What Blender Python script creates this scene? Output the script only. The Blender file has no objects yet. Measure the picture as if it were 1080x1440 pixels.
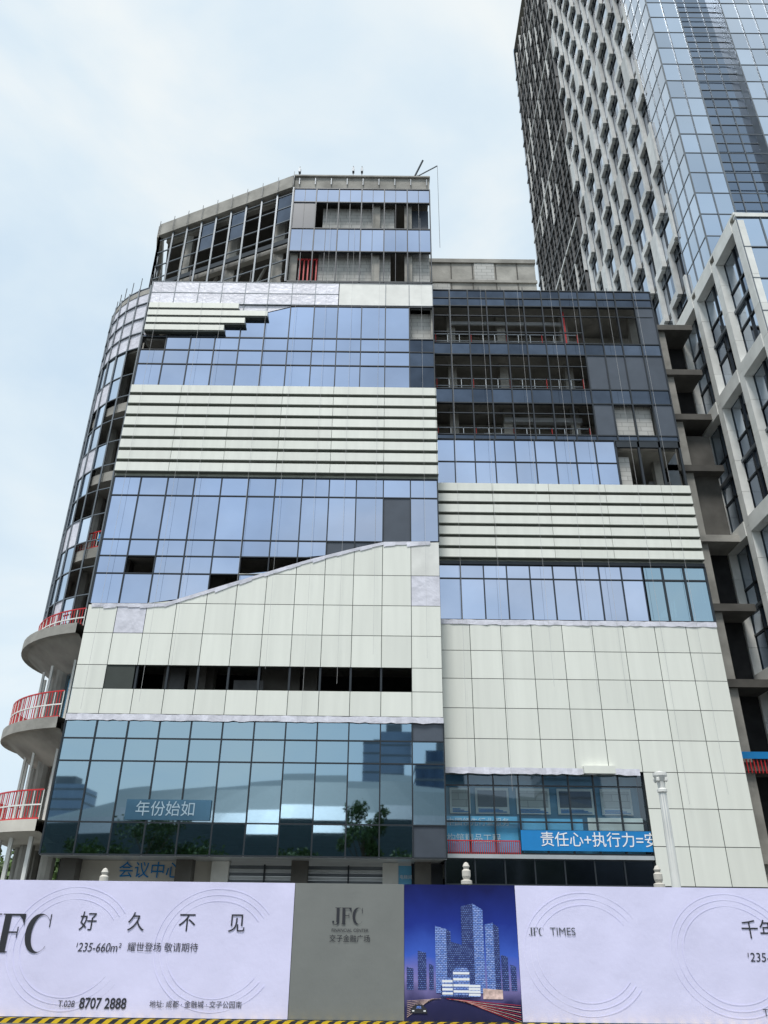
import bpy, math, random
from mathutils import Vector, Matrix
random.seed(7)
S=bpy.context.scene
S.view_settings.view_transform='Standard'; S.view_settings.look='None'; S.view_settings.exposure=0
R=random.random
# ---------------------------------------------------------------- materials
def newmat(name):
    m=bpy.data.materials.new(name); m.use_nodes=True
    nt=m.node_tree; p=nt.nodes['Principled BSDF']; return m,nt,p
def N(nt,t,**k):
    n=nt.nodes.new(t)
    for a,b in k.items(): setattr(n,a,b)
    return n
def surf(name,col,rough=.7,metal=0,var=.12,scale=1.5,rnd=.1,bump=0,bscale=20,streak=0,spec=.4):
    m,nt,p=newmat(name); L=nt.links
    tc=N(nt,'ShaderNodeTexCoord'); mp=N(nt,'ShaderNodeMapping'); L.new(tc.outputs['Object'],mp.inputs['Vector'])
    if streak: mp.inputs['Scale'].default_value=(3.5,3.5,.25)
    nz=N(nt,'ShaderNodeTexNoise'); nz.inputs['Scale'].default_value=scale; nz.inputs['Detail'].default_value=6
    L.new(mp.outputs[0],nz.inputs['Vector'])
    at=N(nt,'ShaderNodeAttribute',attribute_name='rnd')
    mr=N(nt,'ShaderNodeMapRange'); mr.inputs['From Min'].default_value=.3; mr.inputs['From Max'].default_value=.7
    mr.inputs['To Min'].default_value=1-var; mr.inputs['To Max'].default_value=1+var*.5
    L.new(nz.outputs['Fac'],mr.inputs['Value'])
    m2=N(nt,'ShaderNodeMath',operation='MULTIPLY_ADD'); m2.inputs[1].default_value=rnd; m2.inputs[2].default_value=1-rnd/2
    L.new(at.outputs['Fac'],m2.inputs[0])
    m3=N(nt,'ShaderNodeMath',operation='MULTIPLY'); L.new(mr.outputs[0],m3.inputs[0]); L.new(m2.outputs[0],m3.inputs[1])
    vm=N(nt,'ShaderNodeVectorMath',operation='SCALE'); vm.inputs[0].default_value=col; L.new(m3.outputs[0],vm.inputs['Scale'])
    L.new(vm.outputs[0],p.inputs['Base Color'])
    p.inputs['Roughness'].default_value=rough; p.inputs['Metallic'].default_value=metal
    p.inputs['Specular IOR Level'].default_value=spec
    if bump:
        n2=N(nt,'ShaderNodeTexNoise'); n2.inputs['Scale'].default_value=bscale; n2.inputs['Detail'].default_value=4
        L.new(tc.outputs['Object'],n2.inputs['Vector'])
        bp=N(nt,'ShaderNodeBump'); bp.inputs['Strength'].default_value=bump; bp.inputs['Distance'].default_value=.05
        L.new(n2.outputs['Fac'],bp.inputs['Height']); L.new(bp.outputs[0],p.inputs['Normal'])
    return m
def clearglass(name,tint,refl=.35,rt=(.7,.8,.95)):
    m,nt,p=newmat(name); L=nt.links; nt.nodes.remove(p)
    out=nt.nodes['Material Output']
    t=N(nt,'ShaderNodeBsdfTransparent'); t.inputs[0].default_value=(*tint,1)
    g=N(nt,'ShaderNodeBsdfGlossy'); g.inputs['Color'].default_value=(*rt,1); g.inputs['Roughness'].default_value=.02
    mx=N(nt,'ShaderNodeMixShader'); mx.inputs[0].default_value=refl
    L.new(t.outputs[0],mx.inputs[1]); L.new(g.outputs[0],mx.inputs[2]); L.new(mx.outputs[0],out.inputs[0]); return m
def brick(name,c1,c2,mortar,w,h,ms=.02,rough=.85,metal=0):
    m,nt,p=newmat(name); L=nt.links
    tc=N(nt,'ShaderNodeTexCoord'); sp=N(nt,'ShaderNodeSeparateXYZ'); cb=N(nt,'ShaderNodeCombineXYZ')
    L.new(tc.outputs['Object'],sp.inputs[0])
    ad=N(nt,'ShaderNodeMath',operation='ADD'); L.new(sp.outputs[0],ad.inputs[0]); L.new(sp.outputs[1],ad.inputs[1])
    L.new(ad.outputs[0],cb.inputs[0]); L.new(sp.outputs[2],cb.inputs[1])
    b=N(nt,'ShaderNodeTexBrick'); b.inputs['Scale'].default_value=1
    b.inputs['Color1'].default_value=(*c1,1); b.inputs['Color2'].default_value=(*c2,1); b.inputs['Mortar'].default_value=(*mortar,1)
    b.inputs['Brick Width'].default_value=w; b.inputs['Row Height'].default_value=h; b.inputs['Mortar Size'].default_value=ms
    L.new(cb.outputs[0],b.inputs['Vector']); L.new(b.outputs[0],p.inputs['Base Color'])
    p.inputs['Roughness'].default_value=rough; p.inputs['Metallic'].default_value=metal; return m
M={}
M['glass']=surf('facade_glass_blue',(.48,.555,.72),.03,1,var=.16,scale=.25,rnd=.18,bump=.02,bscale=.9)
M['glassp']=surf('facade_glass_pale',(.66,.74,.84),.08,1,var=.15,scale=.3,rnd=.25)
M['glasst']=surf('tower_glass',(.50,.565,.65),.05,1,var=.12,scale=.1,rnd=.3,bump=.02,bscale=.5)
M['glasst2']=surf('tower_glass_dark',(.19,.235,.30),.08,1,var=.1,scale=.1,rnd=.3)
M['glassl']=clearglass('lobby_glass',(.14,.24,.27),.74,(.42,.585,.70))
M['glassc']=clearglass('clear_window_glass',(.80,.9,.92),.13,(.8,.9,1))
M['gdark']=surf('dark_spandrel_glass',(.10,.12,.155),.12,1,rnd=.5,var=.2)
M['gpanel']=surf('grey_panel',(.075,.09,.115),.35,0,rnd=.3)
M['cream']=surf('cream_aluminium_panel',(.79,.805,.74),.42,0,var=.05,scale=1,rnd=.09,streak=1)
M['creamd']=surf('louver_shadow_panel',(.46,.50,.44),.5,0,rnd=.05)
M['film']=surf('protective_film',(.74,.74,.82),.4,0,var=.16,scale=2.5,rnd=.16,bump=.5,bscale=5)
M['joint']=surf('joint_backing',(.055,.065,.06),.8)
M['lvl']=surf('louver_shadow_line',(.15,.165,.145),.8)  # dark strip along each louver, painted in for its shadow line
M['mull']=surf('mullion_steel',(.035,.042,.05),.4,.3)
M['mulg']=surf('mullion_grey',(.16,.18,.20),.4,.5)
M['alu']=surf('aluminium_light',(.55,.58,.6),.35,.4)
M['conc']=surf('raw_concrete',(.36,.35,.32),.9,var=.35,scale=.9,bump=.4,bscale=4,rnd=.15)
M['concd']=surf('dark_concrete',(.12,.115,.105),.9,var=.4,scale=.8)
M['dark']=surf('interior_dark',(.03,.03,.032),.9,var=.4)
M['block']=brick('concrete_blocks',(.52,.52,.50),(.44,.44,.42),(.28,.28,.27),.6,.25,.014)
M['white']=surf('white_panel',(.78,.785,.75),.5,rnd=.1,var=.12)
M['lat']=surf('tower_fin_cladding',(.62,.625,.61),.5,rnd=.35,var=.15)
M['bronze']=surf('grey_louver',(.11,.112,.115),.6,rnd=.6,var=.3)
M['beige']=surf('beige_stone',(.62,.59,.53),.8,var=.12)
M['red']=surf('red_paint',(.55,.03,.035),.5)
M['blue']=surf('blue_board',(.012,.22,.55),.5,var=.12)
M['sky']=surf('pale_blue_board',(.16,.50,.78),.5)
M['skym']=surf('tinted_blue_board',(.10,.30,.46),.3,var=.25)
M['skyf']=surf('glass_dimmed_blue_film',(.075,.17,.26),.12,.5,var=.25,scale=.6)  # sign and lettering muted in colour as if seen through reflecting glass
M['winkm']=surf('tinted_white_lettering',(.36,.47,.55),.6,var=.1,rnd=0)
M['lav']=surf('banner_lavender',(.735,.72,.95),.55,var=.06,scale=.8,bump=.25,bscale=2.2,rnd=0)
M['lavl']=surf('banner_lavender_line',(.80,.785,.99),.55,var=.04,scale=.8,rnd=0)
M['bgrey']=surf('banner_grey',(.20,.21,.20),.55,var=.05,bump=.2,bscale=2.2)
M['ink']=surf('ink_dark',(.03,.032,.04),.6,var=0,rnd=0)
M['wink']=surf('ink_white',(.85,.87,.9),.6,var=0,rnd=0)
M['yel']=surf('hazard_yellow',(.75,.5,.02),.5)
M['asph']=surf('asphalt',(.055,.055,.058),.9,var=.3,scale=.6,bump=.4,bscale=60)
M['pave']=brick('paving',(.34,.33,.31),(.29,.285,.275),(.12,.12,.11),.6,.6,.012)
M['grnd']=surf('ground_mat',(.16,.16,.14),.95,var=.3,scale=.05)
M['bark']=surf('bark',(.10,.075,.05),.9,var=.4,scale=6)
M['rope']=surf('rope',(.5,.5,.5),.8)
M['stad']=surf('stadium_roof',(.075,.11,.125),.5,.2)
def leafm():
    m,nt,p=newmat('foliage'); L=nt.links
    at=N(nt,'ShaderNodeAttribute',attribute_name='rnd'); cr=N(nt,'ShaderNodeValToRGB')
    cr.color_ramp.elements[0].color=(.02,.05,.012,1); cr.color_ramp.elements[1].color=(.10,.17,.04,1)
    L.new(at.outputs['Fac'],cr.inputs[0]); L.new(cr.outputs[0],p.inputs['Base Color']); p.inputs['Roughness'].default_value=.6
    return m
M['leaf']=leafm()
# ---------------------------------------------------------------- builder
class B:
    def __init__(s): s.v=[];s.f=[];s.m=[];s.r=[];s.ms=[]
    def mi(s,k):
        if k not in s.ms: s.ms.append(k)
        return s.ms.index(k)
    def poly(s,pts,mat,r=None):
        n=len(s.v); s.v+= [tuple(p) for p in pts]; s.f.append(tuple(range(n,n+len(pts)))); s.m.append(s.mi(mat)); s.r.append(R() if r is None else r)
    def box(s,x0,x1,y0,y1,z0,z1,mat,r=None):
        r=R() if r is None else r
        n=len(s.v); s.v+=[(x0,y0,z0),(x1,y0,z0),(x1,y1,z0),(x0,y1,z0),(x0,y0,z1),(x1,y0,z1),(x1,y1,z1),(x0,y1,z1)]
        for q in [(0,1,5,4),(1,2,6,5),(2,3,7,6),(3,0,4,7),(4,5,6,7),(3,2,1,0)]:
            s.f.append(tuple(n+i for i in q)); s.m.append(s.mi(mat)); s.r.append(r)
    def beam(s,a,b,w,mat,h=None,up=(0,0,1)):
        a=Vector(a);b=Vector(b);d=(b-a); 
        if d.length<1e-6:return
        d.normalize(); u=Vector(up)
        if abs(d.dot(u))>.98:u=Vector((0,1,0))
        x=d.cross(u).normalized()*w/2; y=x.cross(d).normalized()*(h or w)/2
        n=len(s.v); r=R()
        for c in (a,b):
            for k in (-x-y,x-y,x+y,-x+y): s.v.append(tuple(c+k))
        for q in [(0,1,5,4),(1,2,6,5),(2,3,7,6),(3,0,4,7),(4,5,6,7),(3,2,1,0)]:
            s.f.append(tuple(n+i for i in q)); s.m.append(s.mi(mat)); s.r.append(r)
    def lathe(s,cx,cy,prof,mat,n=20):
        for i in range(n):
            a=2*math.pi*i/n;b=2*math.pi*(i+1)/n
            for (r0,z0),(r1,z1) in zip(prof,prof[1:]):
                s.poly([(cx+r0*math.cos(a),cy+r0*math.sin(a),z0),(cx+r0*math.cos(b),cy+r0*math.sin(b),z0),(cx+r1*math.cos(b),cy+r1*math.sin(b),z1),(cx+r1*math.cos(a),cy+r1*math.sin(a),z1)],mat,.5)
    def obj(s,name,parent=None):
        me=bpy.data.meshes.new(name); me.from_pydata(s.v,[],s.f)
        for k in s.ms: me.materials.append(M[k])
        me.polygons.foreach_set('material_index',s.m)
        at=me.attributes.new('rnd','FLOAT','FACE'); at.data.foreach_set('value',s.r)
        me.update(); o=bpy.data.objects.new(name,me); S.collection.objects.link(o)
        if parent: o.parent=parent
        return o
def empty(name,loc=(0,0,0)):
    o=bpy.data.objects.new(name,None); S.collection.objects.link(o); return o
def text(body,x,y,z,size,mat,parent,name,sx=1,align='LEFT',bold=0,shear=0):
    c=bpy.data.curves.new(name,'FONT'); c.body=body; c.size=size; c.align_x=align; c.align_y='CENTER'; c.extrude=0; c.offset=bold; c.shear=shear
    c.materials.append(M[mat]); o=bpy.data.objects.new(name,c); S.collection.objects.link(o)
    o.location=(x,y,z); o.rotation_euler=(math.pi/2,0,0); o.scale=(sx,1,1); o.parent=parent; return o
def interp(pts):
    def f(x):
        if x<=pts[0][0]: return pts[0][1]
        for (a,b),(c,d) in zip(pts,pts[1:]):
            if x<=c: return b+(d-b)*(x-a)/(c-a)
        return pts[-1][1]
    return f
def grid(b,fr,xs,zs,y,mat,lo=None,hi=None,ov=None,gap=.0,tilt=.003,mw=.05,mullmat='mull',frame=True,prot=.05):
    lo=lo or (lambda x:-1e9); hi=hi or (lambda x:1e9)
    for i,(x0,x1) in enumerate(zip(xs,xs[1:])):
        for j,(z0,z1) in enumerate(zip(zs,zs[1:])):
            a0=max(z0,lo(x0));a1=max(z0,lo(x1));c0=min(z1,hi(x0));c1=min(z1,hi(x1))
            if c0-a0<.03 and c1-a1<.03: continue
            c0=max(c0,a0+.001);c1=max(c1,a1+.001)
            m=mat
            if ov:
                q=ov(i,j,(x0+x1)/2,(z0+z1)/2)
                if q=='open': continue
                if q: m=q
            g=gap/2; ta=(R()-.5)*2*tilt; tb=(R()-.5)*2*tilt
            xc=(x0+x1)/2; zc=(z0+z1)/2
            P=[(x0+g,a0+g),(x1-g,a1+g),(x1-g,c1-g),(x0+g,c0-g)]
            b.poly([(px,y+ta*(px-xc)+tb*(pz-zc),pz) for px,pz in P],m)
    if frame:
        for k,x in enumerate(xs):
            z0=max(zs[0],lo(x));z1=min(zs[-1],hi(x))
            if z1>z0+.02: fr.box(x-mw/2,x+mw/2,y-prot,y+.12,z0,z1,mullmat)
        for z in zs:
            for x0,x1 in zip(xs,xs[1:]):
                xm=(x0+x1)/2
                if lo(xm)<=z+.01 and hi(xm)>=z-.01: fr.box(x0+mw/2,x1-mw/2,y-prot*.8,y+.11,z-mw/2,z+mw/2,mullmat)
def filmstrip(b,x0,x1,y,z,h):
    n=int((x1-x0)/.2); prev=None
    for i in range(n+1):
        x=x0+(x1-x0)*i/n; t=z+h*(.42+.1*R()); bt=z-h*(.40+.2*R()); yy=y-.02-.03*R()
        if prev: b.poly([(prev[0],prev[3],prev[2]),(x,yy,bt),(x,yy,t),(prev[0],prev[3],prev[1])],'film')
        prev=(x,t,bt,yy)
# ================================================================= COMMERCIAL BUILDING
CB=empty('commercial_building')
D=30.0
XS=[-12.14+1.21*k for k in range(13)]
gl=B(); fr=B(); pn=B(); st=B(); fm=B()
XR=2.38; XL=-12.14
def ovl(i,j,x,z):
    if i>=11 and (j==0 or j==3): return 'gpanel'
    return None
grid(gl,fr,XS,[3.54,4.62,6.76,7.59,8.28],D,'glassl',ov=ovl,tilt=.006)
filmstrip(fm,XL,XR,D-.05,8.38,.24)
f1=interp([(-12.2,12.97),(-9.06,12.99),(-7.3,13.62),(-6.23,13.99),(-3.3,15.01),(-1.2,15.62),(0,15.92),(2.4,15.98)])
def ovp(i,j,x,z):
    if 10.43>z>9.48 and XS[2]-.7<x<XS[11]: return 'open'
    if i==11 and j>=4 : return 'film' if j==4 else 'white'
    if i==1 and j>=3: return 'film'
    return None
grid(pn,fr,XS,[8.5,9.48,10.43,11.75,13.05,14.4,15.99],D-.06,'cream',hi=f1,ov=ovp,gap=.025,tilt=.0015,frame=False)
fr.box(XL,XS[2]-.1,D-.02,D+.2,8.42,12.9,'joint'); 
fr.box(XS[2]-.1,XR,D-.02,D+.2,8.42,9.46,'joint')
fr.box(XS[11],XR,D-.02,D+.2,9.46,15.8,'joint')
for i in range(2,11):
    fr.box(XS[i]-(.1 if i==2 else 0),XS[i+1],D-.02,D+.2,10.45,min(f1(XS[i]),f1(XS[i+1]))-.06,'joint')
for i in range(2,11):
    x=XS[i]; fr.box(x-.04,x+.04,D,D+.15,9.46,10.45,'mull')
def ovm(i,j,x,z):
    if j==0 and i==4: return 'open'
    if j==1 and i in (1,5,6,7,8): return 'open'
    if j==2 and i in (8,9): return 'gpanel'
    if j==3 and i==10: return 'gpanel'
    return None
grid(gl,fr,XS,[12.97,14.39,15.2,15.98,18.15,19.10],D,'glass',lo=lambda x:f1(x)+.08,ov=ovm)
for (a,b) in zip([x*.5 for x in range(-24,4)],[x*.5 for x in range(-23,5)]):
    q=R()*.12
    fm.poly([(a,D-.09,f1(a)-.10-q),(b,D-.09,f1(b)-.10-q*.5),(b,D-.1,f1(b)+.03),(a,D-.1,f1(a)+.03)],'film')
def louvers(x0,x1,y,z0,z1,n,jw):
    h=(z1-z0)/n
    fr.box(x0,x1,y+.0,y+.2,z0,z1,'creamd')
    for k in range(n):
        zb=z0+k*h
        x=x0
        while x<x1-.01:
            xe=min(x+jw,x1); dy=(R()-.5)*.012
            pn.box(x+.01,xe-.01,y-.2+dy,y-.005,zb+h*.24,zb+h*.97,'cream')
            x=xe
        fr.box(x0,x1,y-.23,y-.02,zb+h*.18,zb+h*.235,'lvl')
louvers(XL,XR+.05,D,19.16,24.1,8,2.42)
f2=interp([(-12.2,27.25),(-10.2,27.3),(-8.7,27.6),(-6.6,28.6),(-5.2,29.15),(-4.2,29.28),(3,29.28)])
def ovu(i,j,x,z):
    if i==11: return 'gdark' if j<3 else 'open'
    if i==0 and j==2 : return 'open'
    return None
grid(gl,fr,XS,[24.14,25.49,26.37,27.18,29.28],D,'glass',hi=f2,ov=ovu)
grid(pn,fr,XS[:9],[29.36,30.1,30.85],D-.03,'film',gap=.02,mw=.035,mullmat='mulg',prot=.02)
grid(pn,fr,[XS[8],-.04,1.17,2.38],[29.36,30.85],D-.03,'white',gap=.02,mw=.03,mullmat='mulg',prot=.02)
fr.box(-12,XR,D+.14,D+.3,29.4,30.8,'alu')
zz=27.45
for k in range(4):
    xe=-12
    while f2(xe)<zz+.35 and xe<-5.5: xe+=.1
    if k==3: xe=-7.6
    pn.box(XL+.1,xe+.1,D-.25,D-.02,zz,zz+.33,'cream'); fr.box(XL+.1,xe+.15,D-.22,D+.02,zz-.09,zz-.005,'joint'); zz+=.48
grid(pn,fr,XS[:8],[27.3,28.3,29.34],D+.04,'film',lo=lambda x:f2(x)+.1,mullmat='mulg',mw=.03)
XT=[-5.25,-3.98,-2.71,-1.44,-.17,1.1,2.36]
grid(gl,fr,XT,[30.95,31.0,33.16,34.87,36.92,38.0],D,'glass',ov=lambda i,j,x,z:(None if j in(2,4) else ('gpanel' if (j==3 and i==0) else 'open')) ,mw=.06)
for x in XT:
    for dx in (.63,):
        if x+dx<2.3: fr.box(x+dx-.015,x+dx+.015,D-.01,D+.04,31,38,'mull')
st.box(-5.25,2.36,D+.02,D+.5,38.05,38.95,'conc'); st.box(-5.3,2.4,D-.1,D+.6,38.95,39.05,'conc')
st.box(-3.6,.4,D+.5,D+.7,34.9,37.0,'block'); st.box(-3.7,.2,D+.5,D+.7,31,33.6,'block'); st.box(1.25,2.3,D+.5,D+.7,31,33.6,'block'); st.box(1.2,2.3,D+.5,D+.7,27.2,29.3,'block'); st.box(1.25,2.3,D+.6,D+.8,35,37,'gpanel')
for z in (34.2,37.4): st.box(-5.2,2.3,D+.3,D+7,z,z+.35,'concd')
for x in (-.6,1.15,-5.0): st.box(x-.2,x+.2,D+.25,D+.45,31,38,'conc')
for k in range(6): st.box(-4.9+k*.22,-4.83+k*.22,D+.3,D+.36,31,32.9,'red')
st.box(-4.9,-3.7,D+.3,D+.36,32.85,32.92,'red')
for z in (4.55,8.1,11.9,16.0,20.0,24.0,27.5,30.7):
    st.box(XL+.1,XR-.02,D+.3,D+9,z-.3,z,'conc')
st.box(XL+.3,XR,D+5.5,D+5.7,3.5,31,'dark')
st.box(-13.5,2.3,D+7.5,D+7.7,31,38,'dark')
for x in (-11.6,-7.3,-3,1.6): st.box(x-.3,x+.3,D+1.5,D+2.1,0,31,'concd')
for z0,z1,xa,xb in ((9.4,10.6,-8.6,-8.0),(9.4,10.1,-6,-4.8)): st.box(xa,xb,D+.8,D+.9,z0,z1,'bronze')
st.box(-8.9,-8.1,D+.9,D+1.0,8.5,11,'concd'); st.box(-7.9,-7.2,D+1.0,D+1.1,8.5,11,'concd'); st.box(-5,-3.4,D+1.4,D+1.5,8.5,11.5,'concd')
st.box(XR-.1,XR+.0,D+.25,D+8,3.5,31,'conc')
st.box(XL,XR,D+.02,D+9,3.50,3.53,'alu')
st.box(-12.0,-6.4,32.5,32.7,0,3.49,'beige'); st.box(-6.4,-5.75,32.2,32.7,0,3.49,'white')
for k in range(27): st.box(-5.75,.1,32.4+(k%2)*.03,32.6,k*.125,(k+1)*.125-.01,'alu' if k%2 else 'mulg')
st.box(.1,.7,32.2,32.7,0,3.49,'white'); st.box(.7,1.2,32.25,32.4,0,3.4,'sky'); st.box(1.2,2.4,32.4,32.6,0,3.49,'gpanel')
text('电梯间',.98,32.2,3.0,.16,'wink',CB,'door_sign',1,align='CENTER')
for x in (-4.4,-2.8,-1.2): st.box(x-.03,x+.03,32.3,32.4,0,3.4,'mull')
text('会议中心',-10.0,32.45,3.13,.60,'blue',CB,'entrance_lettering',1.0,bold=.003)
text('中',-11.95,32.45,3.1,.45,'blue',CB,'entrance_lettering_small',1)
st.box(-9.3,-6.2,D-.075,D-.065,4.7,5.4,'skyf')
text('年份始如',-8.95,D-.09,5.05,.55,'winkm',CB,'lobby_banner_lettering',1)
# ---- curved left side
CX,CY=-11.0,35.2
def cp(r,a,z): return (CX+r*math.cos(math.radians(a)),CY+r*math.sin(math.radians(a)),z)
def arcwall(b,r,a0,a1,z0,z1,mat,n=12,r2=None):
    r2=r if r2 is None else r2
    for i in range(n):
        a=a0+(a1-a0)*i/n; c=a0+(a1-a0)*(i+1)/n
        b.poly([cp(r,a,z0),cp(r,c,z0),cp(r2,c,z1),cp(r2,a,z1)],mat,.5)
def slabring(b,r,z,t,a0,a1,mat='conc',taper=0,n=30,td=1.05):
    for i in range(n):
        a=a0+(a1-a0)*i/n; c=a0+(a1-a0)*(i+1)/n
        b.poly([cp(r,a,z),cp(r,c,z),(CX,CY,z)],mat,.5)
        b.poly([cp(r,a,z),cp(r,c,z),cp(r,c,z-t),cp(r,a,z-t)],mat,.5)
        if taper:
            b.poly([cp(r,a,z-t),cp(r,c,z-t),cp(r-.25,c,z-t),cp(r-.25,a,z-t)],mat,.5)
            b.poly([cp(r-.25,a,z-t),cp(r-.25,c,z-t),cp(r-taper,c,z-t-td),cp(r-taper,a,z-t-td)],mat,.4)
            b.poly([cp(r-taper,a,z-t-td),cp(r-taper,c,z-t-td),(CX,CY,z-t-td)],mat,.5)
        else: b.poly([cp(r,a,z-t),cp(r,c,z-t),(CX,CY,z-t)],mat,.5)
cv=B()
rg=4.78
for z in (16.0,19.9,23.8,27.4): slabring(cv,rg-.12,z,.5,254,90)
for z in (12.1,8.3): slabring(cv,5.39,z+.1,.42,254,90,taper=1.7)
slabring(cv,5.39,4.7,.4,254,90,taper=1.2,td=.3,mat='beige')
slabring(cv,rg,31.0,.3,252,90)
arcwall(cv,2.2,250,90,0,31,'dark',12)
for a in (246,222,198,170,140):
    x,y,_=cp(3.7,a,0); cv.lathe(x,y,[(.28,0),(.28,31)],'conc',10)
AN=[252,243,234,225,216,207,198,188,178,166,154,142,130,118]
for i,a in enumerate(AN):
    cv.beam(cp(rg,a,12.3),cp(rg,a,31.2),.06,'mulg',.10)
zr=sorted([12.4+1.3*k for k in range(11)]+[27.0,28.0,29.0,30.0,31.1])
for z in zr:
    for a,c in zip(AN,AN[1:]): cv.beam(cp(rg,a,z),cp(rg,c,z),.045,'mulg')
rc=random.Random(5)
for j,(z0,z1) in enumerate(zip(zr,zr[1:])):
    for a,c in zip(AN,AN[1:]):
        if z0>=26.9: m='film'
        elif a<=234 and rc.random()<.9: m='glassp' if j%3 else 'film'
        elif a==243 and (j%3==0): m='glassp'
        elif a==243 and rc.random()<.25: m='glassp'
        else: continue
        e=(rc.random()-.5)*.03
        cv.poly([cp(rg-.02+e,a,z0),cp(rg-.02-e,c,z0),cp(rg-.02-e,c,z1),cp(rg-.02+e,a,z1)],m)
        if z0>=26.9: cv.beam(cp(rg+.03,a,z0),cp(rg+.03,c,z0),.05,'mulg')
def railing(b,r,z,a0,a1,h=1.05):
    n=int(abs(a1-a0)*math.radians(1)*r/.14)
    for i in range(n):
        a=a0+(a1-a0)*i/n; b.beam(cp(r,a,z),cp(r,a,z+h),.03,'red' if i%3 else 'white')
    for zz2,m in ((.05,'red'),(h*.5,'white'),(h,'red')):
        k=24
        for i in range(k):
            a=a0+(a1-a0)*i/k;c=a0+(a1-a0)*(i+1)/k
            b.beam(cp(r,a,z+zz2),cp(r,c,z+zz2),.05,m)
railing(cv,5.2,8.4,253,120); railing(cv,5.2,4.7,253,120); railing(cv,4.9,12.2,253,180,.8); railing(cv,4.5,16.05,252,200,.8)
cv.box(-12.7,-12.2,30.9,30.93,16.3,16.65,'blue')
for a in (246,225,208,190,170): cv.beam(cp(4.3,a,4.7),cp(4.3,a,11),.09,'white')
arcwall(cv,3.3,250,200,8.4,11,'sky',6); arcwall(cv,3.2,250,200,4.7,7.3,'block',6)
for a in (246,232,218,204,190): cv.beam(cp(4.7,a,0),cp(4.7,a,4.2),.14,'white')
# ---- angled top wing
A0=Vector((-5.3,30.05,0)); A1=Vector((-13.8,33.7,0)); A2=Vector((-15.2,38.5,0))
def along(p,q,t,z): 
    v=p.lerp(q,t); return (v.x,v.y,z)
wg=B()
for p,q,n in ((A0,A1,9),(A1,A2,4)):
    for i in range(n+1):
        wg.beam(along(p,q,i/n,31),along(p,q,i/n,38.1),.09,'mulg',.16)
    for z in (31.6,32.6,34.6,35.6,36.7,37.7): wg.beam(along(p,q,0,z),along(p,q,1,z),.06,'mulg')
    wg.beam(along(p,q,0,38.5),along(p,q,1,38.5),.35,'conc',.95)
    wg.beam(along(p,q,0,34.0),along(p,q,1,34.0),.1,'mull',.3)
    for i in range(n):
        if (p is A0 and i==0) or R()<.12:
            wg.poly([along(p,q,i/n,35.6),along(p,q,(i+1)/n,35.6),along(p,q,(i+1)/n,37.7),along(p,q,i/n,37.7)],'gdark')
for z in (34.3,38.3):
    wg.poly([(-5.3,30.6,z),(-13.4,34.1,z),(-14.8,38.4,z),(-5.3,38.4,z)],'concd'); wg.poly([(-5.3,30.6,z-.3),(-13.4,34.1,z-.3),(-14.8,38.4,z-.3),(-5.3,38.4,z-.3)],'concd')
    wg.beam((-5.4,30.6,z-.15),(-13.4,34.1,z-.15),.3,'conc',.5)
for t in (.08,.42,.78):
    x,y,_=along(A0,A1,t,0); wg.box(x-.28,x+.28,y+.5,y+1.0,31,38.1,'conc')
for k in range(5): wg.beam((-12.3+k*1.5,33.8-k*.5,31+.4),(-11.2+k*1.5,33.3-k*.5,34),.12,'conc')
wg.obj('top_wing',CB)
rf=B()
for x,z in ((-5.1,40.2),(-2.0,40.3),(-1.5,40.3),(1.7,39.6)):
    rf.beam((x,30.3,39),(x,30.3,z),.05,'mull'); rf.box(x-.06,x+.06,30.2,30.4,z-.5,z-.2,'mulg')
rf.beam((1.3,30.5,39),(2.0,29.6,40.0),.08,'mulg'); rf.beam((1.7,30.3,39.5),(2.8,29.5,39.4),.05,'mulg'); rf.beam((2.8,29.5,39.4),(2.8,29.5,33),.02,'mull')
for x in [-5+.9*k for k in range(9)]: rf.beam((x,29.95,38.3),(x,29.95,38.8),.05,'mulg'); 
for i in range(10):
    x,y,_=along(A0,A1,i/9.,0); rf.beam((x,y-.3,38),(x,y-.3,39.1),.03,'mull')
for a in range(250,170,-8): rf.beam(cp(4.7,a,31),cp(4.7,a,32.1),.03,'mull')
for x in (-12,-10.4,-8.6,-7.2,-5.6): rf.beam((x,30.3,30.8),(x,30.3,32),.04,'mull')
rf.obj('roof_rods',CB)
# ================= right block
E=31.0; xr0=2.36; xr1=14.1
def ovr(i,j,x,z):
    if z<6.75 and x<10.15: return 'open'
    return None
XR2=[2.36,3.66,4.96,6.25,7.54,8.82,10.12,11.45,12.78,14.1]
grid(pn,fr,XR2,[2.75,4.08,5.4,6.72,7.92,9.12,10.32,11.5,12.65],E-.06,'cream',ov=ovr,gap=.025,tilt=.0015,frame=False)
fr.box(10.14,14.08,E-.02,E+.15,2.7,12.7,'joint'); fr.box(xr0,10.14,E-.02,E+.15,6.75,12.7,'joint')
filmstrip(fm,xr0,xr1,E-.05,12.74,.22); filmstrip(fm,xr0,10.0,E-.05,6.72,.24); pn.box(7.8,9.0,E-.3,E-.08,6.62,6.9,'cream')
grid(gl,fr,[2.4+.966*k for k in range(9)],[3.8,4.9,6.2,6.68],E+.15,'glassc',tilt=.003,mw=.045)
fr.box(2.36,10.12,E-.02,E+.3,3.62,3.76,'alu')
grid(gl,fr,[2.4+1.1*k for k in range(8)],[1.6,2.75,3.6],E+.1,'gdark')
st.box(2.4,10.1,E+.9,E+1.0,3.6,6.7,'skym'); st.box(2.4,10.1,E+.9,E+6,6.7,6.9,'white'); st.box(2.4,10.1,E+.3,E+1.7,3.55,3.6,'white')
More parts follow.
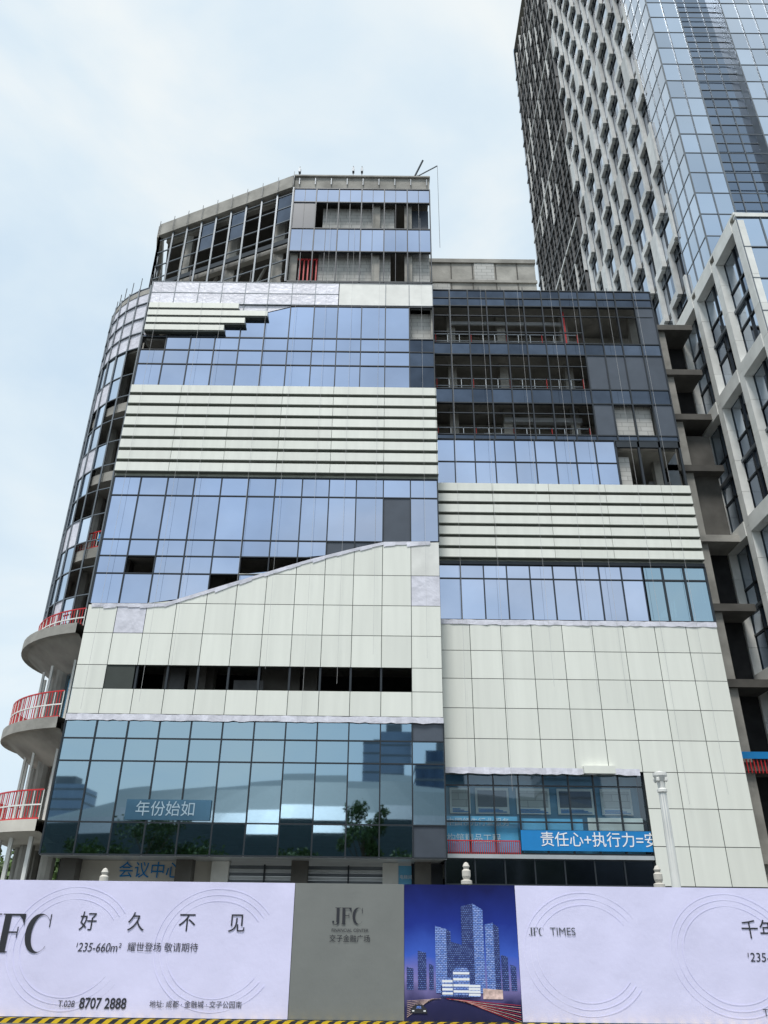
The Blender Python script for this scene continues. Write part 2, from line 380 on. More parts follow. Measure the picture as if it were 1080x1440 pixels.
for k,(a,b) in enumerate([(2.7,3.5),(3.7,5.0),(5.3,6.6),(6.9,8.3),(8.6,9.8)]):
    st.box(a,b,E+.8,E+.86,5.25,6.2,'white'); st.box(a+.08,b-.08,E+.77,E+.795,5.5,6.1,'gpanel' if k%2 else 'block')
    for q in range(3): st.box(a+.1,b-.1-(q*.15),E+.77,E+.795,5.3+.05*q,5.33+.05*q,'blue')
st.box(5.25,10.12,E+.02,E+.035,3.9,4.6,'blue'); st.box(2.42,5.2,E+.3,E+.33,3.85,5.1,'sky'); st.box(7.9,10.0,E+.4,E+.43,4.65,5.1,'white'); st.box(5.3,7.7,E+.4,E+.43,4.65,5.05,'sky')
text('责任心+执行力=安全',5.95,E+.008,4.26,.54,'wink',CB,'safety_banner_lettering',1.0,bold=.002)
text('中国领先行业服务',2.5,E+.28,4.88,.3,'wink',CB,'board_lettering',1)
text('构筑精品工程',2.5,E+.28,4.3,.34,'wink',CB,'board_lettering_low',1)
for k in range(36): st.box(2.45+k*.078,2.475+k*.078,E+.05,E+.07,3.77,4.2,'red')
st.box(2.4,5.2,E+.04,E+.08,4.2,4.24,'red')
grid(gl,fr,[xr0+1.01*k for k in range(8)]+[10.4,11.35],[12.86,14.75,15.4],E,'glass')
grid(gl,fr,[11.35,12.2,13.15,14.1],[12.86,14.75,15.4],E,'glassl',mw=.08)
for k in range(5): st.beam((11.4+k*.6,E+.6,12.8),(11.6+k*.6,E+.6,15.4),.05,'bronze')
st.box(11.3,14,E+1.2,E+1.25,13.4,13.5,'alu')
fr.box(xr0,xr1,E-.1,E+.3,15.4,15.55,'mull')
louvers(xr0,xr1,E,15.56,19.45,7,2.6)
grid(gl,fr,[xr0+.958*k for k in range(10)],[19.5,20.7,21.94],E,'glass')
st.box(11.0,11.7,E+.4,E+.6,19.5,21.3,'block'); st.box(12.9,14,E+1.5,E+1.6,19.6,20.6,'bronze')
for x in (11.0,12.1,13.1,14.05): fr.box(x-.05,x+.05,E-.03,E+.1,19.5,22,'mull')
fr.box(11,14.1,E-.03,E+.1,21.6,21.94,'mull')
XD=[xr0+.98*k for k in range(13)]; XD[-1]=14.1
ZD=[21.96,22.25,24.1,24.97,27.12,27.86,30.36,30.9,31.46]
def ovd(i,j,x,z):
    if j in (0,2,4,6,7): return 'gdark'
    if j==1: return 'open' if x<10.1 else ('open' if 11.2<x<13.1 else 'gpanel')
    if j==3: return 'open' if x<10.1 else 'gpanel'
    if j==5: return 'open' if x<13.2 else 'gpanel'
grid(gl,fr,XD,ZD,E,'gdark',ov=ovd,mw=.06)
for z in (29.7,28.6,26.4,23.5): fr.box(xr0,10.2,E-.02,E+.05,z-.025,z+.025,'mull')
fr.box(10.2,14.0,E-.02,E+.05,29.68,29.72,'mull')
st.box(11.2,13.1,E+.3,E+.45,22.2,24.5,'block')
for z in (3.5,12.6,15.6,19.4,21.9,24.95,27.85,31.2): st.box(xr0+.1,xr1-.1,E+.35 if z>4 else E+1.1,E+9,z-.3,z,'conc')
st.box(xr0,xr1,E+7,E+7.2,2.7,31.2,'dark')
for x in (3.5,6.2,9.6,13.4):
    for y in (E+1.2,E+5): st.box(x-.22,x+.22,y,y+.4,0,31,'conc')
for z in (22,25,27.9):
    for y in (E+2.5,E+4.5): st.box(xr0,xr1-.1,y,y+.3,z+1.95,z+2.5,'conc')
    for k in range(13): st.box(2.6+k*.62,2.63+k*.62,E+.5,E+.53,z,z+1,'alu' if k%3 else 'red')
    st.box(2.5,10,E+.5,E+.54,z+.95,z+1.0,'mulg'); st.box(2.5,10,E+.5,E+.54,z+.5,z+.54,'mulg')
st.box(3.4,9.6,E+.9,E+1.0,29.9,30.1,'alu'); st.box(9.35,9.47,E+.4,E+.5,27.9,30.4,'red'); st.box(6,9.9,E+1.0,E+1.3,23.7,23.95,'alu')
for k in range(18):
    x=2.7+R()*7; z=random.choice([22,25,27.9]); st.box(x,x+.2+R()*.9,E+1+R()*3,E+4.1,z,z+.3+R()*.9,random.choice(['bronze','conc','block','alu']))
st.box(2.5,9.0,34.5,39,31.2,37.0,'conc'); st.box(2.45,9.05,34.4,39.1,37.0,37.3,'conc'); st.box(2.5,9.05,34.4,34.5,35.4,35.6,'conc')
for x in (3.9,5.2,6.6,7.9): st.box(x-.03,x+.03,34.46,34.5,33,37.0,'concd')
st.box(5.3,6.5,34.45,34.49,35.6,37,'block'); st.box(2.6,3.8,34.45,34.49,33,35.3,'block')
for x in (5,6.2,7.4,12,12.6): st.beam((x,31.5,31.4),(x,31.5,32.2),.03,'mull')
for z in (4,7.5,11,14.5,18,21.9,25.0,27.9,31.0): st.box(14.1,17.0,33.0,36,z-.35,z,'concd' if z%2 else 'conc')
st.box(14.15,17,34.6,34.8,0,30.6,'dark'); st.box(14.15,14.9,33.3,33.5,19,25,'conc'); st.box(15.0,15.5,33.2,33.6,0,31,'conc'); st.box(14.15,14.9,33.3,33.5,11,17,'block')
st.box(14.15,14.7,33.0,33.3,8,30.9,'mulg')
st.box(14.2,15,33.1,33.3,28.2,30.2,'conc'); st.box(15.5,16.9,33.6,33.7,18,24,'concd')
st.box(14.2,16.9,32.86,32.9,7.62,7.9,'blue')
for k in range(18): st.box(14.2+k*.15,14.24+k*.15,32.9,32.94,7.05,7.6,'red')
gl.obj('glass_panes',CB); fr.obj('mullion_frames',CB); pn.obj('cladding_panels',CB); st.obj('structure',CB); fm.obj('film_strips',CB); cv.obj('curved_corner',CB)
rp=B()
for k in range(9):
    x=-11.6+k*1.6+R()*.9; rp.box(x,x+.008,D-.308,D-.300,8+R()*4,30.5+R()*8*(x>-5),'rope')
for k in range(7):
    x=3.2+k*1.6+R()*.7; rp.box(x,x+.008,E-.308,E-.300,5+R()*6,31.5,'rope')
rp.obj('hanging_ropes',CB)
# ================================================================= OFFICE TOWER
OT=empty('office_tower')
tg=B(); tf=B()
TX=20.0; T0=34.6; T1=75.0; TZ=125.0; fh=3.9
x=TX; xs=[]
while x<62: xs.append(x); x+=1.15
nfl=int((TZ-28)/1.95)
isb=lambda i:(i%7) in (2,3,4)  # bays in darker glass and set back to imitate dark reflected bands
for i,(a,b) in enumerate(zip(xs,xs[1:])):
    band=isb(i)
    yy=T0+(.7 if band else 0)
    for j in range(nfl):
        z0=28+j*1.95
        ta=(R()-.5)*.006; tb=(R()-.5)*.006
        tg.poly([(a,yy-ta,z0),(b,yy+ta,z0),(b,yy+ta+tb,z0+1.95),(a,yy-ta+tb,z0+1.95)],'glasst2' if band else 'glasst')
    tf.box(a-.03,a+.03,yy-.06,yy+.05,28,TZ,'mulg')
    if isb(i)!=isb(i-1): tf.box(a-.05,a+.05,T0-.04,T0+.72,28,TZ,'mulg')
for j in range(nfl+1):
    z0=28+j*1.95; tf.box(TX,62,T0-.03,T0+.02,z0-.03,z0+.03,'mulg'); tf.box(TX,62,T0+.66,T0+.74,z0-.03,z0+.03,'mulg')
yc=[T0+1.1*k for k in range(4)]
for a,b in zip(yc,yc[1:]):
    for j in range(nfl):
        z0=28+j*1.95; ta=(R()-.5)*.006
        tg.poly([(TX-ta,a,z0),(TX+ta,b,z0),(TX+ta,b,z0+1.95),(TX-ta,a,z0+1.95)],'glasst')
for a in yc: tf.box(TX-.05,TX+.05,a-.03,a+.03,28,TZ,'mulg')
for j in range(nfl+1): tf.box(TX-.03,TX+.03,T0,yc[-1],28+j*1.95-.03,28+j*1.95+.03,'mulg')
tg.poly([(TX+.8,yc[-1],0),(TX+.8,T1,0),(TX+.8,T1,TZ),(TX+.8,yc[-1],TZ)],'dark')
nf=int((TZ-20)/fh)
ys=yc[-1]; bay=2.7; nb=int((T1-ys)/bay)+1; NW=7
for j in range(nf):
    z=20+j*fh
    tf.box(TX+.12,TX+.8,ys,T1,z-.2,z+.2,'bronze' )
    for i in range(nb):
        y0=ys+i*bay; y1=min(y0+bay,T1)
        if i<NW:
            off=(bay*.5 if j%2 else 0)
            tg.poly([(TX+.14,y0,z+.25),(TX+.14,y1,z+.25),(TX+.14,y1,z+fh-.25),(TX+.14,y0,z+fh-.25)],'glasst' if R()<.5 else 'glasst2')
            tf.box(TX+.05,TX+.15,y0+bay*.25-.03,y0+bay*.25+.03,z,z+fh,'mull'); tf.box(TX+.05,TX+.15,y0+bay*.75-.03,y0+bay*.75+.03,z,z+fh,'mull')
            tf.box(TX+.05,TX+.15,y0,y1,z+2.7,z+2.76,'mull')
            ya=y0+off
            tf.box(TX-.20,TX+.12,ya,ya+.28,z-.2,z+fh+.2,'lat')
            tf.box(TX-.18,TX+.11,ya+.285,ya+bay*.5,z-.32,z+.32,'lat')
            if R()<.12: tf.box(TX-.12,TX+.1,ya+.3,ya+bay*.5,z+.33,z+fh-.3,'lat')
        else:
            tf.box(TX-.2,TX+.12,y0,y0+.16,z-.1,z+fh,'bronze' if R()<.7 else 'lat')
            if R()<.35: tg.poly([(TX+.3,y0,z+.4),(TX+.3,y1,z+.4),(TX+.3,y1,z+fh-.4),(TX+.3,y0,z+fh-.4)],'glasst2')
            tf.box(TX-.12,TX+.1,y0+bay*.5,y0+bay*.5+.1,z,z+fh,'bronze')
            for q in (1,2,3): tf.box(TX-.06,TX+.1,y0+.2,y1,z+q*fh/4-.05,z+q*fh/4+.05,'bronze')
    tf.box(TX-.18,TX+.1,ys+bay*NW,T1,z-.16,z+.16,'lat' if j%4==0 else 'bronze')
tf.box(TX-.1,TX+.9,T1-.4,T1,20,TZ,'glasst')
tg.poly([(62,T0,0),(62,T1,0),(62,T1,TZ),(62,T0,TZ)],'glasst2'); tg.poly([(TX,T1,0),(62,T1,0),(62,T1,TZ),(TX,T1,TZ)],'glasst2'); tg.poly([(TX,T0,TZ),(62,T0,TZ),(62,T1,TZ),(TX,T1,TZ)],'conc')
PX=17.0; P0=26.8; P1=34.7
pys=[P0,P0+2.63,P0+5.27,P1]
for z0,z1 in ((4.2,11.2),(11.2,18.0),(18.0,24.9),(24.9,32.0)):
    for a,b in zip(pys,pys[1:]):
        for s in range(3):
            for q in range(2):
                h=(z1-z0)/3; w=(b-a)/2; ta=(R()-.5)*.006
                za=z0+s*h; ya=a+q*w
                tg.poly([(PX+.45-ta,ya,za),(PX+.45+ta,ya+w,za),(PX+.45+ta,ya+w,za+h),(PX+.45-ta,ya,za+h)],'glasst' if R()<.75 else 'glasst2')
                tf.box(PX+.38,PX+.5,ya-.04,ya+.04,za,za+h,'mull'); tf.box(PX+.38,PX+.5,ya,ya+w,za-.04,za+.04,'mull')
    for k,a in enumerate(pys): 
        hh=(z1-z0)/4
        for q in range(4): tf.box(PX,PX+.4,a-.24,a+.24,z0+q*hh+.008,z0+(q+1)*hh-.008,'white')
for k,z in enumerate((4.2,11.2,18.0,24.9,32.0)):
    for q,(a,b) in enumerate(zip(pys,pys[1:])):
        tf.box(PX-.03,PX+.42,a+.25,b-.25,z-.38,z+.38,'white')
for k,z in enumerate((7.7,14.6,21.4,28.4)): tf.box(PX+.3,PX+.42,P0,P1,z-.08,z+.08,'mulg')
tf.box(PX,PX+.5,P0-.2,P1+.2,32.4,32.55,'white')
px=PX+.05
for i in range(12):
    for j in range(14):
        z0=4.2+j*2; ta=(R()-.5)*.006
        tg.poly([(px+i*1.2,P0-.2-ta,z0),(px+i*1.2+1.2,P0-.2+ta,z0),(px+i*1.2+1.2,P0-.2+ta,z0+2),(px+i*1.2,P0-.2-ta,z0+2)],'glasst')
    tf.box(px+i*1.2-.03,px+i*1.2+.03,P0-.25,P0-.15,4.2,32.2,'mulg')
for j in range(15): tf.box(px,px+14.4,P0-.25,P0-.16,4.2+j*2-.03,4.2+j*2+.03,'mulg')
tf.box(px,px+14.4,P0-.28,P0,32.2,32.45,'white'); tg.poly([(PX,P0,32.3),(31,P0,32.3),(31,P1,32.3),(PX,P1,32.3)],'conc')
tf.box(PX+.4,31,P0+.3,P1,0,4.2,'beige')
tg.obj('tower_glass_panes',OT); tf.obj('tower_frames',OT)
# ================================================================= HOARDING
H=empty('construction_hoarding'); hb=B(); HY=16.0; z0,z1=.086,2.23
def wav(x0,x1,mat):
    n=int((x1-x0)/.12)+1; m=8
    def y(x,z): return HY+.003*math.sin(x*3.1+z*2)+.002*math.sin(x*7.7-z*4)
    for i in range(n):
        for j in range(m):
            a=x0+(x1-x0)*i/n;b=x0+(x1-x0)*(i+1)/n;c=z0+(z1-z0)*j/m;d=z0+(z1-z0)*(j+1)/m
            hb.poly([(a,y(a,c),c),(b,y(b,c),c),(b,y(b,d),d),(a,y(a,d),d)],mat,.5)
wav(-16,-1.585,'lav'); wav(-1.575,.452,'bgrey'); wav(2.525,16,'lav')
hb.box(-16,16,HY+.03,HY+.08,z0,z1-.01,'mulg')
for k in range(17): hb.box(-16+2*k,-15.93+2*k,HY+.08,HY+.15,0,2.2,'alu'); hb.beam((-16+2*k,HY+.15,1.8),(-16+2*k,HY+1.0,.02),.05,'alu')
hb.box(-16,16,HY-.12,HY+.3,0,.07,'ink')
x=-16
while x<16:
    hb.poly([(x,HY-.125,.0),(x+.11,HY-.125,.0),(x+.2,HY-.125,.07),(x+.09,HY-.125,.07)],'yel'); hb.poly([(x+.09,HY-.12,.074),(x+.2,HY-.12,.074),(x+.26,HY-.02,.074),(x+.15,HY-.02,.074)],'yel'); x+=.22
hb.obj('hoarding_panels',H)
def gradmat():
    m,nt,p=newmat('night_poster'); L=nt.links
    tc=N(nt,'ShaderNodeTexCoord'); sp=N(nt,'ShaderNodeSeparateXYZ'); L.new(tc.outputs['Object'],sp.inputs[0])
    nz=N(nt,'ShaderNodeTexNoise'); nz.inputs['Scale'].default_value=1.6; nz.inputs['Detail'].default_value=5; L.new(tc.outputs['Object'],nz.inputs['Vector'])
    ma=N(nt,'ShaderNodeMath',operation='MULTIPLY_ADD'); ma.inputs[1].default_value=.6; L.new(nz.outputs['Fac'],ma.inputs[0]); L.new(sp.outputs[2],ma.inputs[2])
    mr=N(nt,'ShaderNodeMapRange'); mr.inputs['From Min'].default_value=.2; mr.inputs['From Max'].default_value=2.5; L.new(ma.outputs[0],mr.inputs[0])
    cr=N(nt,'ShaderNodeValToRGB'); e=cr.color_ramp.elements
    e[0].position=.0; e[0].color=(.01,.012,.05,1); e[1].position=1; e[1].color=(.006,.01,.09,1)
    for p_,c in ((.18,(.03,.03,.10)),(.32,(.25,.22,.5)),(.5,(.05,.12,.55)),(.72,(.015,.035,.27))):
        q=e.new(p_); q.color=(*c,1)
    L.new(mr.outputs[0],cr.inputs[0]); L.new(cr.outputs[0],p.inputs['Base Color']); p.inputs['Roughness'].default_value=.6; p.inputs['Specular IOR Level'].default_value=.2; return m
M['night']=gradmat()
M['ntow']=brick('poster_tower',(.14,.28,.70),(.35,.48,.85),(.03,.05,.25),.06,.028,.005,.6)
M['ntow2']=brick('poster_tower_dark',(.03,.06,.26),(.12,.20,.5),(.01,.015,.08),.04,.03,.006,.6)
M['warm']=surf('poster_warm',(.75,.55,.5),.6,var=.5,scale=12)
nb_=B()
nb_.poly([(.458,HY-.0,z0),(2.52,HY,z0),(2.52,HY,z1),(.458,HY,z1)],'night')
def pt(x0,x1,zb,zt,mat,d,slant=0): nb_.poly([(x0,HY-d,zb),(x1,HY-d,zb),(x1,HY-d,zt-slant),(x0,HY-d,zt)],mat)
for x0,x1,zt in ((.7,.85,1.15),(.9,.98,.95),(2.2,2.32,1.1),(2.36,2.46,.95),(.5,.62,.9)): pt(x0,x1,.55,zt,'ntow2',.004,.03)
pt(1.02,1.22,.5,1.55,'ntow',.006,.05); pt(1.22,1.3,.5,1.5,'ntow2',.006,.04)
pt(1.5,1.72,.5,1.87,'ntow2',.007,-.05); pt(1.72,1.9,.5,1.92,'ntow',.007,.1)
pt(1.93,2.08,.5,1.58,'ntow',.006,-.03); pt(2.08,2.18,.5,1.6,'ntow2',.006,.06)
pt(1.3,1.5,.5,1.3,'ntow2',.005,.05); pt(1.1,1.62,.44,.62,'ntow2',.009,.03)
def podm(cx,cz,rx,h,d):
    nb_.poly([(cx-rx,HY-d,cz),(cx+rx,HY-d,cz),(cx+rx*1.08,HY-d,cz+h*.8),(cx+rx*.7,HY-d,cz+h),(cx-rx*.6,HY-d,cz+h),(cx-rx*1.05,HY-d,cz+h*.85)],'ntow')
    for q in range(4): 
        zz_=cz+h*(.08+.22*q); nb_.poly([(cx-rx*1.02,HY-d-.001,zz_),(cx+rx*1.04,HY-d-.001,zz_),(cx+rx*1.05,HY-d-.001,zz_+.035),(cx-rx*1.03,HY-d-.001,zz_+.035)],'wink')
podm(1.47,.48,.14,.42,.010); podm(1.22,.46,.09,.28,.0105); podm(1.7,.45,.1,.2,.0105)
pt(1.85,2.2,.42,.58,'warm',.009,.02)
for k in range(9):
    nb_.beam((1.2+k*.04,HY-.008,.42-.005*k),(2.5,HY-.008,.33-.034*k),.006,'warm' if k%2 else 'red')
    nb_.beam((1.1-k*.02,HY-.008,.42),(.5,HY-.008,.38-.03*k),.005,'warm')
a,b_=.56,.86
nb_.poly([(a,HY-.014,.2),(b_,HY-.014,.2),(b_-.02,HY-.014,.27),(b_-.09,HY-.014,.33),(a+.09,HY-.014,.33),(a+.01,HY-.014,.27)],'ink'); nb_.poly([(a+.1,HY-.016,.27),(b_-.1,HY-.016,.27),(b_-.12,HY-.016,.31),(a+.12,HY-.016,.31)],'ntow'); 
for q in (a+.03,b_-.07): nb_.poly([(q,HY-.016,.225),(q+.04,HY-.016,.225),(q+.04,HY-.016,.245),(q,HY-.016,.245)],'wink')
nb_.obj('night_view_poster',H)
lt=B()
LY=HY-.012
def disc(b,cx,cz,r,y,m,n=14): b.poly([(cx+r*math.cos(2*math.pi*k/n),y,cz+r*math.sin(2*math.pi*k/n)) for k in range(n)],m)
def rect(b,x0,x1,z0,z1,y,m): b.poly([(x0,y,z0),(x1,y,z0),(x1,y,z1),(x0,y,z1)],m)
def JFC(b,x,zb,h,m,letters='JFC',y=LY):
    w=h*.75
    for L in letters:
        if L=='F':
            rect(b,x+.08*w,x+.34*w,zb,zb+h,y,m); rect(b,x+.34*w,x+.9*w,zb+.95*h,zb+h,y,m)
            b.poly([(x+.9*w,y,zb+.95*h),(x+.9*w,y,zb+.68*h),(x+.8*w,y,zb+.85*h),(x+.66*w,y,zb+.95*h)],m)
            rect(b,x+.34*w,x+.66*w,zb+.5*h,zb+.54*h,y,m); rect(b,x+.66*w,x+.70*w,zb+.38*h,zb+.66*h,y,m)
            rect(b,x,x+.08*w,zb,zb+.03*h,y,m); rect(b,x,x+.08*w,zb+.97*h,zb+h,y,m); rect(b,x+.34*w,x+.42*w,zb,zb+.03*h,y,m)
            x+=w*1.0
        elif L=='J':
            rect(b,x+.40*w,x+.66*w,zb+.12*h,zb+h,y,m); rect(b,x+.26*w,x+.40*w,zb+.97*h,zb+h,y,m); rect(b,x+.66*w,x+.8*w,zb+.97*h,zb+h,y,m)
            n=10
            for k in range(n):
                a=math.pi*(1+k/n);c=math.pi*(1+(k+1)/n)
                def o(t): return (x+.36*w+.30*w*math.cos(t),y,zb+.12*h+.16*h*math.sin(t))
                def q(t): return (x+.33*w+.24*w*math.cos(t)*(.6 if t>1.5*math.pi else 1),y,zb+.12*h+.13*h*math.sin(t))
                b.poly([o(a),o(c),q(c),q(a)],m)
            disc(b,x+.12*w,zb+.14*h,.09*w,y-.001,m); x+=w*.85
        else:
            n=36; cx=x+.5*w; cz=zb+.5*h
            for k in range(n):
                a=math.radians(42+k*276/n);c=math.radians(42+(k+1)*276/n)
                def o(t): return (cx+.5*w*math.cos(t),y,cz+.51*h*math.sin(t))
                def i_(t): return (cx+.10*w+.36*w*math.cos(t),y,cz+.475*h*math.sin(t))
                b.poly([o(a),o(c),i_(c),i_(a)],m)
            rect(b,x+.88*w,x+.92*w,zb+.66*h,zb+h,y,m); x+=w*1.1
    return x
JFC(lt,-7.30,1.05,.62,'ink'); JFC(lt,-.87,1.56,.27,'ink'); JFC(lt,2.73,1.41,.13,'mulg')
for X0 in (-5.6,-2.95,3.75,6.4):
    for k in range(3):
        r0=.98-.10*k; r1=r0-.010
        for i in range(64):
            a=math.radians(35)+math.radians(290)*i/64;c=math.radians(35)+math.radians(290)*(i+1)/64
            f=lambda r,t:(X0+r*1.15*math.cos(t),HY-.0065,1.15+r*math.sin(t))
            lt.poly([f(r0,a),f(r0,c),f(r1,c),f(r1,a)],'lavl',.5)
lt.obj('hoarding_logo',H)
T=lambda s,x,z,sz,m='ink',n='lettering',**k: text(s,x,LY,z,sz,m,H,n,**k)
for s,x in zip('好久不见',(-5.33,-4.45,-3.52,-2.61)): T(s,x,1.54,.33,n='slogan_character',align='CENTER')
T('¹235-660m²',-5.5,1.14,.20,n='area_lettering',sx=.88,shear=.15); T('耀世登场 敬请期待',-4.55,1.15,.155,n='launch_lettering')
T('T.028',-5.62,.275,.14,n='phone_prefix',sx=.9); T('8707 2888',-5.25,.285,.225,n='phone_lettering',bold=.004,sx=.86)
T('地址: 成都 · 金融城 · 交子公园南',-4.02,.285,.115,n='address_lettering',sx=1.0)
T('FINANCIAL CENTER',-.535,1.46,.075,n='subtitle_lettering',align='CENTER'); T('交子金融广场',-.535,1.325,.125,n='plaza_lettering',align='CENTER')
T('TIMES',3.12,1.475,.18,n='times_lettering',m='mulg'); T('千年',6.62,1.53,.33,n='slogan_right'); T('¹235-660m²',6.62,1.1,.2,n='area_right',shear=.15); T('T.028',6.75,.26,.15,n='phone_right')
# ================================================================= STREET OBJECTS
def post(x,y,h):
    b=B(); b.box(x-.1,x+.1,y-.1,y+.1,0,.25,'beige'); b.lathe(x,y,[(.075,.25),(.07,h-.42),(.11,h-.40),(.11,h-.34),(.06,h-.32),(.085,h-.26),(.085,h-.16),(.05,h-.13),(.07,h-.08),(.04,h-.02),(0,h)],'beige',16); b.obj('stone_post')
post(-5.5,17,2.5); post(1.73,17,2.68); post(5.57,17,2.66)
b=B(); x,y=6.95,20
b.lathe(x,y,[(.28,0),(.28,.3),(.18,.45),(.115,.6),(.09,4.45),(.12,4.48),(.12,4.54),(.085,4.57),(.10,4.72),(.17,4.86),(.17,4.93),(.10,4.95),(.0,4.98)],'white',20)
for k in range(10):
    a=2*math.pi*k/10; b.beam((x+.1*math.cos(a),y+.1*math.sin(a),.6),(x+.088*math.cos(a),y+.088*math.sin(a),4.45),.012,'alu')
for k in range(4):
    a=math.pi/4+math.pi/2*k; b.lathe(x+.14*math.cos(a),y+.14*math.sin(a),[(0,4.70),(.045,4.73),(.045,4.79),(0,4.82)],'white',8)
b.obj('street_lamp')
# ================================================================= GROUND
b=B(); b.poly([(-1500,-1500,0),(1500,-1500,0),(1500,1500,0),(-1500,1500,0)],'grnd'); b.obj('ground')
b=B(); b.poly([(-400,-14,.004),(400,-14,.004),(400,12.8,.004),(-400,12.8,.004)],'asph')
for k in range(-30,30): 
    b.poly([(k*6,-.1,.008),(k*6+3,-.1,.008),(k*6+3,.05,.008),(k*6,.05,.008)],'wink')
for yy in (-13.4,12.2): b.poly([(-400,yy,.008),(400,yy,.008),(400,yy+.15,.008),(-400,yy+.15,.008)],'wink')
b.obj('road')
b=B(); b.poly([(-400,13,.004),(400,13,.004),(400,60,.004),(-400,60,.004)],'pave'); b.box(-400,400,-14.2,-14,0,.12,'beige'); b.poly([(-400,-24,.118),(400,-24,.118),(400,-14.2,.118),(-400,-14.2,.118)],'pave'); b.box(-400,400,12.8,13,0,.13,'beige'); b.obj('pavement')
# ================================================================= TREES
def tree(x,y,h,cr,nm='tree',nl=2600):
    b=B(); rr=random.Random(int(x*10+y)); th=h*.4
    prev=Vector((x,y,0)); pr=.16*h/8
    def seg(a,c,r0,r1):
        d=(c-a).normalized(); u=d.orthogonal().normalized(); w=d.cross(u)
        for k in range(7):
            t0=2*math.pi*k/7;t1=2*math.pi*(k+1)/7
            e0=u*math.cos(t0)+w*math.sin(t0);e1=u*math.cos(t1)+w*math.sin(t1)
            b.poly([a+e0*r0,a+e1*r0,c+e1*r1,c+e0*r1],'bark',.5)
    top=Vector((x+.1,y,th)); seg(prev,top,pr,pr*.7); seg(top,Vector((x,y+.1,h*.8)),pr*.7,pr*.2)
    cl=[]
    for k in range(15):
        a=rr.random()*6.28; e=cr*(.35+.65*rr.random()); c=Vector((x+e*math.cos(a),y+e*math.sin(a),h*(.45+.45*rr.random())))
        seg(Vector((x,y,th*(.8+.6*rr.random()))),c,pr*.35,pr*.08); cl.append((c,cr*(.28+.2*rr.random()),rr.random()))
    cl.append((Vector((x,y,h*.9)),cr*.4,.7))
    for k in range(nl):
        c,r,t=rr.choice(cl); v=Vector((rr.gauss(0,1),rr.gauss(0,1),rr.gauss(0,.8))).normalized()*r*rr.random()**.4
        p=c+v; s=.13+.16*rr.random(); u=Vector((rr.gauss(0,1),rr.gauss(0,1),rr.gauss(0,1))).normalized(); w=u.orthogonal().normalized()
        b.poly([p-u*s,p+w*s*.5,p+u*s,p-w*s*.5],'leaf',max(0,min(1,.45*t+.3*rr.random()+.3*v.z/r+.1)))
    return b.obj(nm)
for x,y,h,c in ((-23,-22,10.5,3.6),(-29,-24,8.5,3.2),(-2,-30,13.5,2.6),(8,-28,9,3.5),(17,-26,10,3.5),(-12,-30,7.5,3.0),(-40,-28,9,3.6),(-18,-26,8,3.4),(2,-34,8,3.4),(-7,-27,7.5,3.4)): tree(x,y,h,c)
for x,y,h,c in ((-31,58,6.8,3.2),(-26,62,6.4,3.4),(-36,66,7.2,3.6),(-22,55,5.4,2.6)): tree(x,y,h,c,nl=3500)
b=B(); rr=random.Random(3)
for k in range(7000):
    x=-40+rr.random()*26; y=44+rr.random()*1.6; z=rr.random()**.8*3.1+.4*math.sin(x*1.7); s=.12+.1*rr.random()
    u=Vector((rr.gauss(0,1),rr.gauss(0,1),rr.gauss(0,1))).normalized(); w=u.orthogonal().normalized(); p=Vector((x,y,max(z,.1)))
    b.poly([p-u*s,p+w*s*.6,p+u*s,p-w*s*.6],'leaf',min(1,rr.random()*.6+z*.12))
b.obj('hedge')
# ================================================================= SURROUNDINGS ACROSS THE STREET (seen in reflections)
b=B(); n=64
def ell(a,rx,ry,z): return (-8+rx*math.cos(a),-140+ry*math.sin(a),z)
for i in range(n):
    a=2*math.pi*i/n;c=2*math.pi*(i+1)/n
    prof=[(74,34,0,'glasst2'),(80,38,11,'stad'),(84,40,17,'mulg'),(78,36,20,'stad'),(56,26,26,'stad'),(26,12,29.5,'stad'),(0.1,.1,31,'stad')]
    for (rx0,ry0,za,m),(rx1,ry1,zb_,_) in zip(prof,prof[1:]): b.poly([ell(a,rx0,ry0,za),ell(c,rx0,ry0,za),ell(c,rx1,ry1,zb_),ell(a,rx1,ry1,zb_)],m,.5)
    b.beam(ell(a,74.5,34.5,0),ell(a,80.5,38.5,11),.5,'mulg')
b.obj('stadium')
def btower(x,y,w,d,h,nm='distant_tower'):
    b=B(); b.box(x,x+w,y,y+d,0,h,'glasst2'); 
    for z in range(4,int(h),4): b.box(x-.1,x+w+.1,y-.1,y+d+.1,z-.5,z+.3,'mulg')
    b.box(x+w*.3,x+w*.7,y+d*.3,y+d*.7,h,h+4,'mulg'); b.obj(nm)
btower(-6,-270,16,14,64); btower(14,-230,14,14,52); btower(60,-260,24,20,90); btower(-150,-300,22,20,50)
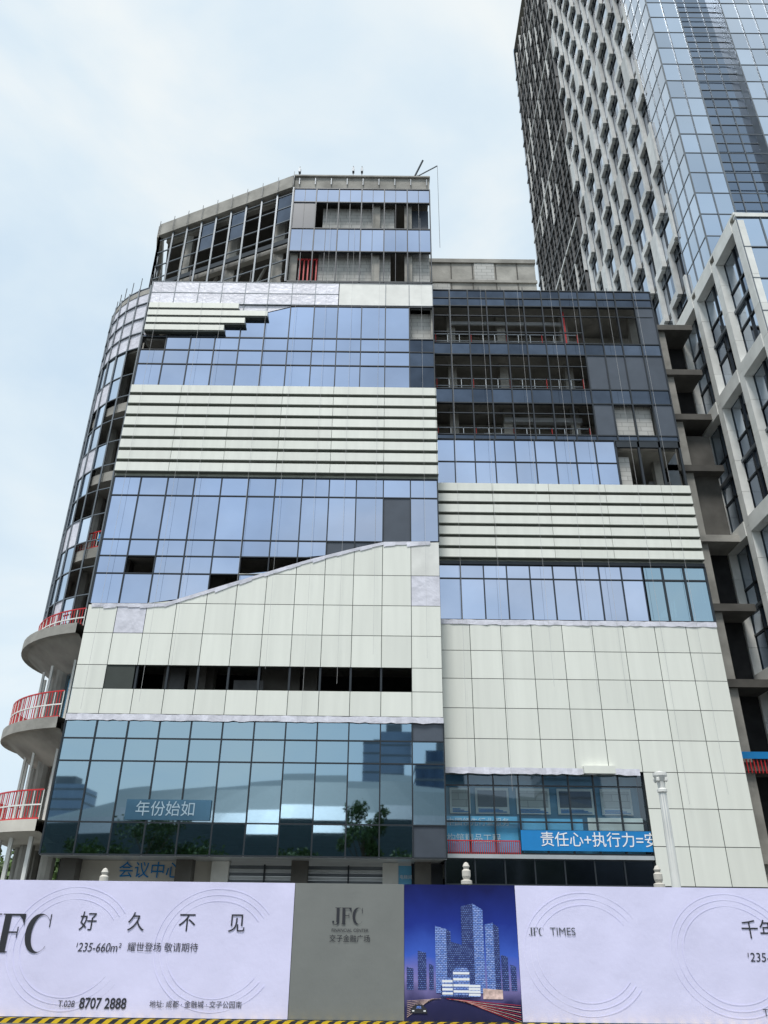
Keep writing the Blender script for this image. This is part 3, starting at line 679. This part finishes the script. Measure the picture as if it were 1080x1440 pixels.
# ================================================================= WORLD, SUN, CAMERA
SUN_EL=64
w=bpy.data.worlds.new('World'); S.world=w; w.use_nodes=True; nt=w.node_tree; L=nt.links
bg=nt.nodes['Background']; out=nt.nodes['World Output']
sk=N(nt,'ShaderNodeTexSky',sky_type='NISHITA'); sk.sun_disc=False; sk.sun_elevation=math.radians(SUN_EL); sk.sun_rotation=math.radians(200); sk.dust_density=2; sk.air_density=1.0
L.new(sk.outputs[0],bg.inputs[0]); bg.inputs[1].default_value=.15
tc=N(nt,'ShaderNodeTexCoord'); mp=N(nt,'ShaderNodeMapping'); mp.inputs['Scale'].default_value=(1,1,1.8); mp.inputs['Location'].default_value=(.35,.1,.2)
L.new(tc.outputs['Generated'],mp.inputs[0])
nz=N(nt,'ShaderNodeTexNoise'); nz.inputs['Scale'].default_value=2.6; nz.inputs['Detail'].default_value=6; nz.inputs['Roughness'].default_value=.52; nz.inputs['Distortion'].default_value=.3
L.new(mp.outputs[0],nz.inputs['Vector'])
cr=N(nt,'ShaderNodeValToRGB'); e=cr.color_ramp.elements; e[0].position=.36; e[0].color=(.67,.82,.95,1); e[1].position=.68; e[1].color=(.95,1.0,1.0,1)
q=e.new(.52); q.color=(.79,.91,.985,1)
L.new(nz.outputs['Fac'],cr.inputs[0])
b2=N(nt,'ShaderNodeBackground'); L.new(cr.outputs[0],b2.inputs[0]); b2.inputs[1].default_value=1.02
mx=N(nt,'ShaderNodeMixShader'); mx.inputs[0].default_value=.88
L.new(bg.outputs[0],mx.inputs[1]); L.new(b2.outputs[0],mx.inputs[2]); L.new(mx.outputs[0],out.inputs[0])
sd=bpy.data.lights.new('sun','SUN'); sd.energy=3.1; sd.angle=math.radians(14); sd.color=(1,.965,.92); so=bpy.data.objects.new('sun',sd); S.collection.objects.link(so)
el=math.radians(SUN_EL); az=math.radians(200)
dirv=Vector((math.sin(az)*math.cos(el),math.cos(az)*math.cos(el),math.sin(el)))
so.rotation_euler=dirv.to_track_quat('Z','Y').to_euler()
cd=bpy.data.cameras.new('camera'); co=bpy.data.objects.new('camera',cd); S.collection.objects.link(co)
cd.sensor_fit='VERTICAL'; cd.sensor_height=36; cd.lens=27.05; cd.clip_end=5000; cd.clip_start=.1
co.matrix_world=Matrix.Translation((0,0,1.7))@Matrix.Rotation(math.radians(90+27.7),4,'X')@Matrix.Rotation(math.radians(.65),4,'Z')
S.camera=co
